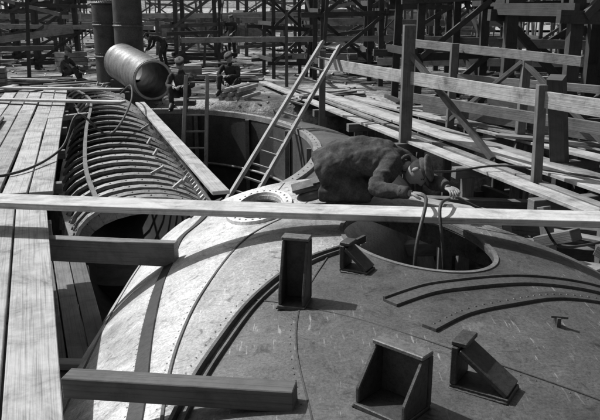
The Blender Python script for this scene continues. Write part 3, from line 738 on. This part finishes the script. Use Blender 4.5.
def person(name,J,loc=(0,0,0),rot=0.,coat=None,trou=None,cap=True,curl=.6,s=1.,hs=1.,jacket=False):
    e=empty(name);K={k:V(v) for k,v in J.items() if k not in('face','hup','hn')}
    vs=[];R=[];idx={}
    def av(k,p,r): idx[k]=len(vs);vs.append(p);R.append(r)
    av('pel',K['pel'],.135);av('wai',K['wai'],.135);av('che',K['che'],.15);av('nkb',K['che'].lerp(K['nk'],.65),.075);av('nk',K['nk'],.052)
    av('nk2',K['nk'].lerp(K['head'],.5),.05)
    E=[('pel','wai'),('wai','che'),('che','nkb'),('nkb','nk'),('nk','nk2')]
    for q in 'LR':
        av('hip'+q,K['hip'+q],.098);av('th'+q,K['hip'+q].lerp(K['kn'+q],.5),.085);av('kn'+q,K['kn'+q],.068);av('cf'+q,K['kn'+q].lerp(K['an'+q],.4),.064);av('an'+q,K['an'+q],.05)
        av('sh'+q,K['sh'+q],.075);av('ua'+q,K['sh'+q].lerp(K['el'+q],.5),.06);av('el'+q,K['el'+q],.05);av('fa'+q,K['el'+q].lerp(K['wr'+q],.5),.045);av('wr'+q,K['wr'+q],.038)
        E+=[('pel','hip'+q),('hip'+q,'th'+q),('th'+q,'kn'+q),('kn'+q,'cf'+q),('cf'+q,'an'+q),('che','sh'+q),('sh'+q,'ua'+q),('ua'+q,'el'+q),('el'+q,'fa'+q),('fa'+q,'wr'+q)]
    ex=None
    if jacket:
        ex=MB();c,w_,p=K['che'],K['wai'],K['pel']
        for off,rr in ((V((0,-.07,-.02)),.92),(V((0,.07,-.01)),.92),(V((0,0,.01)),1.)):
            ex.tube(catmull([c+(c-w_)*.45+off*.4,c+off,w_+off,p+off,p+(p-w_)*.45+off],5),[r0*rr for r0 in lerpr([.10,.155,.165,.165,.145],5)],22)
        ex.tube(catmull([K['shR'],c.lerp(K['nk'],.35)+V((0,0,.0)),K['shL']],5),lerpr([.085,.115,.085],5),18)
        for q in 'LR':
            sh,el,wr=K['sh'+q],K['el'+q],K['wr'+q]
            ex.tube(catmull([sh.lerp(c,.3),sh,sh.lerp(el,.5),el,el.lerp(wr,.5),wr-(wr-el)*.08],5),lerpr([.10,.095,.080,.070,.062,.054],5),18)
            hp,kn,an=K['hip'+q],K['kn'+q],K['an'+q]
            ex.tube(catmull([hp,hp.lerp(kn,.5),kn],5),lerpr([.115,.10,.082],5),18)
            ex.tube(catmull([kn,kn.lerp(an,.5),an],5),lerpr([.08,.075,.065],5),18)
    me=skinned(vs,[(idx[a],idx[b_]) for a,b_ in E],R,0,2,extra=ex)
    me.materials.clear()
    for m_ in (coat or M_coat,trou or M_trou,M_skin): me.materials.append(m_)
    segs=[(idx[a],idx[b_],1 if any(a.startswith(z_) for z_ in('hip','th','kn','cf')) else (2 if b_ in('nk2',) or a=='nk' else 0)) for a,b_ in E]
    for p in me.polygons:
        c=p.center;best=9;mi=0
        for a,b_,mm in segs:
            A_,B_=vs[a],vs[b_];ab=B_-A_;t=max(0,min(1,(c-A_).dot(ab)/ab.length_squared));dd=(c-(A_+ab*t)).length-min(R[a],R[b_])
            if dd<best: best=dd;mi=mm
        p.material_index=mi;p.use_smooth=True
    o=link(bpy.data.objects.new('body_clothed',me));o.parent=e
    mb,ms=headmesh('head',K['head'],J['face'],J.get('hup',(0,0,1)),cap,hs);mb.build('head',ms,e)
    if jacket:
        mb=MB()
        for q in 'LR':
            dd=(K['wr'+q]-K['el'+q]).normalized();w_=K['wr'+q];mb.tube([w_-dd*.06,w_-dd*.01,w_+dd*.018],[.052,.051,.048],16,1.)
        nn=(K['head']-K['nk']).normalized();c_=K['nk'];a1=nn.cross(V((0,0,1))).normalized();a2=nn.cross(a1)
        mb.tube([c_+(a1*math.cos(t/10*math.pi)+a2*math.sin(t/10*math.pi))*.064-nn*.02 for t in range(20)],.018,8,closed=True)
        mb.build('cuffs_and_collar',coat or M_coat,e)
    for q,sd_ in (('L',1),('R',-1)):
        mb=MB();d_=(K['wr'+q]-K['el'+q])
        if 'hd'+q in K: d_=K['hd'+q]
        hand(mb,K['wr'+q]+d_.normalized()*.02,d_,J.get('hn',(0,0,-1)),sd_,curl);mb.build('hand_'+('left' if q=='L' else 'right'),[M_skin],e)
        mb=MB();up=(K['kn'+q]-K['an'+q]);shoe(mb,K['an'+q]+ (K['to'+q]-K['an'+q]).normalized()*.02,K['to'+q],up);mb.build('boot_'+('left' if q=='L' else 'right'),[M_shoe],e)
    e.location=loc;e.rotation_euler=(0,0,math.radians(rot));e.scale=(s,s,s);return e
person('crouching_worker',dict(pel=(.25,6.05,4.68),wai=(.46,6.02,4.77),che=(.68,5.94,4.775),nk=(.87,5.83,4.74),head=(.965,5.74,4.70),
  hipR=(.25,5.95,4.63),hipL=(.25,6.17,4.63),knR=(.60,5.82,4.49),knL=(.58,6.24,4.49),anR=(.17,5.90,4.48),anL=(.13,6.16,4.48),toR=(.0,5.92,4.43),toL=(-.05,6.16,4.43),
  shR=(.74,5.77,4.745),shL=(.84,6.04,4.745),elR=(.60,5.54,4.61),elL=(1.09,5.86,4.60),wrR=(.82,5.40,4.61),wrL=(1.16,5.59,4.61),hdR=(1,-.25,-.05),hdL=(.3,-1,-.05),
  face=(.22,-.50,-.84),hup=(.86,-.35,.30)),curl=.7,hs=1.0,jacket=True)
SIT=dict(pel=(0,0,.24),wai=(0,.02,.38),che=(0,.07,.56),nk=(0,.11,.72),head=(0,.16,.84),hipR=(.1,.03,.22),hipL=(-.1,.03,.22),knR=(.17,.40,.42),knL=(-.16,.38,.44),anR=(.13,.50,.1),anL=(-.14,.5,.1),toR=(.14,.66,.04),toL=(-.16,.66,.04),
  shR=(.18,.07,.64),shL=(-.18,.07,.64),elR=(.25,.22,.42),elL=(-.25,.22,.42),wrR=(.1,.40,.42),wrL=(-.1,.42,.44),face=(0,1,-.45))
SIT2=dict(SIT,knL=(-.3,.3,.34),anL=(-.1,.45,.08),toL=(-.12,.6,.04),wrR=(.0,.45,.3),elR=(.24,.26,.45),face=(.3,1,-.6))
BEND=dict(pel=(0,-.12,.88),wai=(0,.0,.98),che=(0,.25,1.05),nk=(0,.40,1.08),head=(0,.52,1.06),hipR=(.1,-.12,.84),hipL=(-.1,-.12,.84),knR=(.13,-.02,.46),knL=(-.13,.02,.46),anR=(.13,-.1,.09),anL=(-.13,-.05,.09),toR=(.15,.06,.03),toL=(-.15,.1,.03),
  shR=(.17,.3,1.03),shL=(-.17,.3,1.03),elR=(.2,.38,.76),elL=(-.2,.38,.76),wrR=(.1,.55,.6),wrL=(-.1,.55,.6),face=(0,.8,-.7),hup=(0,.6,.8))
STAND=dict(pel=(0,0,.92),wai=(0,0,1.06),che=(0,.0,1.25),nk=(0,.0,1.45),head=(0,.03,1.60),hipR=(.1,0,.88),hipL=(-.1,0,.88),knR=(.12,.03,.48),knL=(-.12,.03,.48),anR=(.13,-.02,.09),anL=(-.13,-.02,.09),toR=(.15,.14,.03),toL=(-.15,.14,.03),
  shR=(.19,0,1.38),shL=(-.19,0,1.38),elR=(.26,-.02,1.1),elL=(-.26,.02,1.1),wrR=(.22,.2,.98),wrL=(-.2,.24,1.0),face=(0,1,-.2))
def seat(x,y,z):
    mb=MB();mb.box((x-.25,y,z+.06),(x+.25,y,z+.06),.22,.1,1.);mb.build('timber_block',M_timber,None,.005)
person('seated_worker',SIT,(-2.35,14.55,4.05),180);seat(-2.35,14.6,4.05)
person('seated_worker',SIT2,(-1.62,17.4,3.98),165,coat=M_trou);seat(-1.62,17.45,3.95)
person('seated_worker',SIT2,(-6.5,20.2,3.95),-100,coat=M_coat);seat(-6.5,20.2,3.9)
person('bending_worker',BEND,(-6.0,22.6,3.9),-80,coat=M_coatL)
person('bending_worker',BEND,(-4.75,25.5,3.9),80,coat=M_trou)
person('standing_worker',STAND,(-2.8,30.5,3.9),150)
mb=MB()
for i in range(10):
    y0=15.0+random.uniform(-.1,.1);x_=-1.65+i*.05
    mb.tube([(x_,y0,4.14+.09*(i%3)),(x_+.3,y0+1.,4.14+.09*(i%3))],.045,8,rt(.6,1.6))
mb.build('bundle_of_pipes',M_steelL)
# ---------------- sky, sun, camera ----------------
w=bpy.data.worlds.new('World');sc.world=w;w.use_nodes=True;nt=w.node_tree
bg=nt.nodes['Background'];sky=nt.nodes.new('ShaderNodeTexSky');sky.sky_type='NISHITA';sky.sun_disc=False
sv=V((-.75,.45,1.05)).normalized();el=math.asin(sv.z);az=math.atan2(sv.x,sv.y)
sky.sun_elevation=el;sky.sun_rotation=az;sky.dust_density=4.
bw=nt.nodes.new('ShaderNodeRGBToBW');nt.links.new(sky.outputs[0],bw.inputs[0]);nt.links.new(bw.outputs[0],bg.inputs[0]);bg.inputs[1].default_value=.085
sl=bpy.data.lights.new('sun','SUN');sl.energy=5.;sl.angle=math.radians(.8);so=link(bpy.data.objects.new('sun',sl));so.rotation_euler=sv.to_track_quat('Z','Y').to_euler()
cam=bpy.data.cameras.new('camera');cam.sensor_width=36;cam.lens=36*724/600;cam.clip_end=3000;cam.clip_start=.05
co=link(bpy.data.objects.new('camera',cam));co.location=(0,0,6);co.rotation_euler=(math.radians(90-15.8),0,0);sc.camera=co
sc.view_settings.view_transform='Standard';sc.view_settings.look='None';sc.view_settings.exposure=0
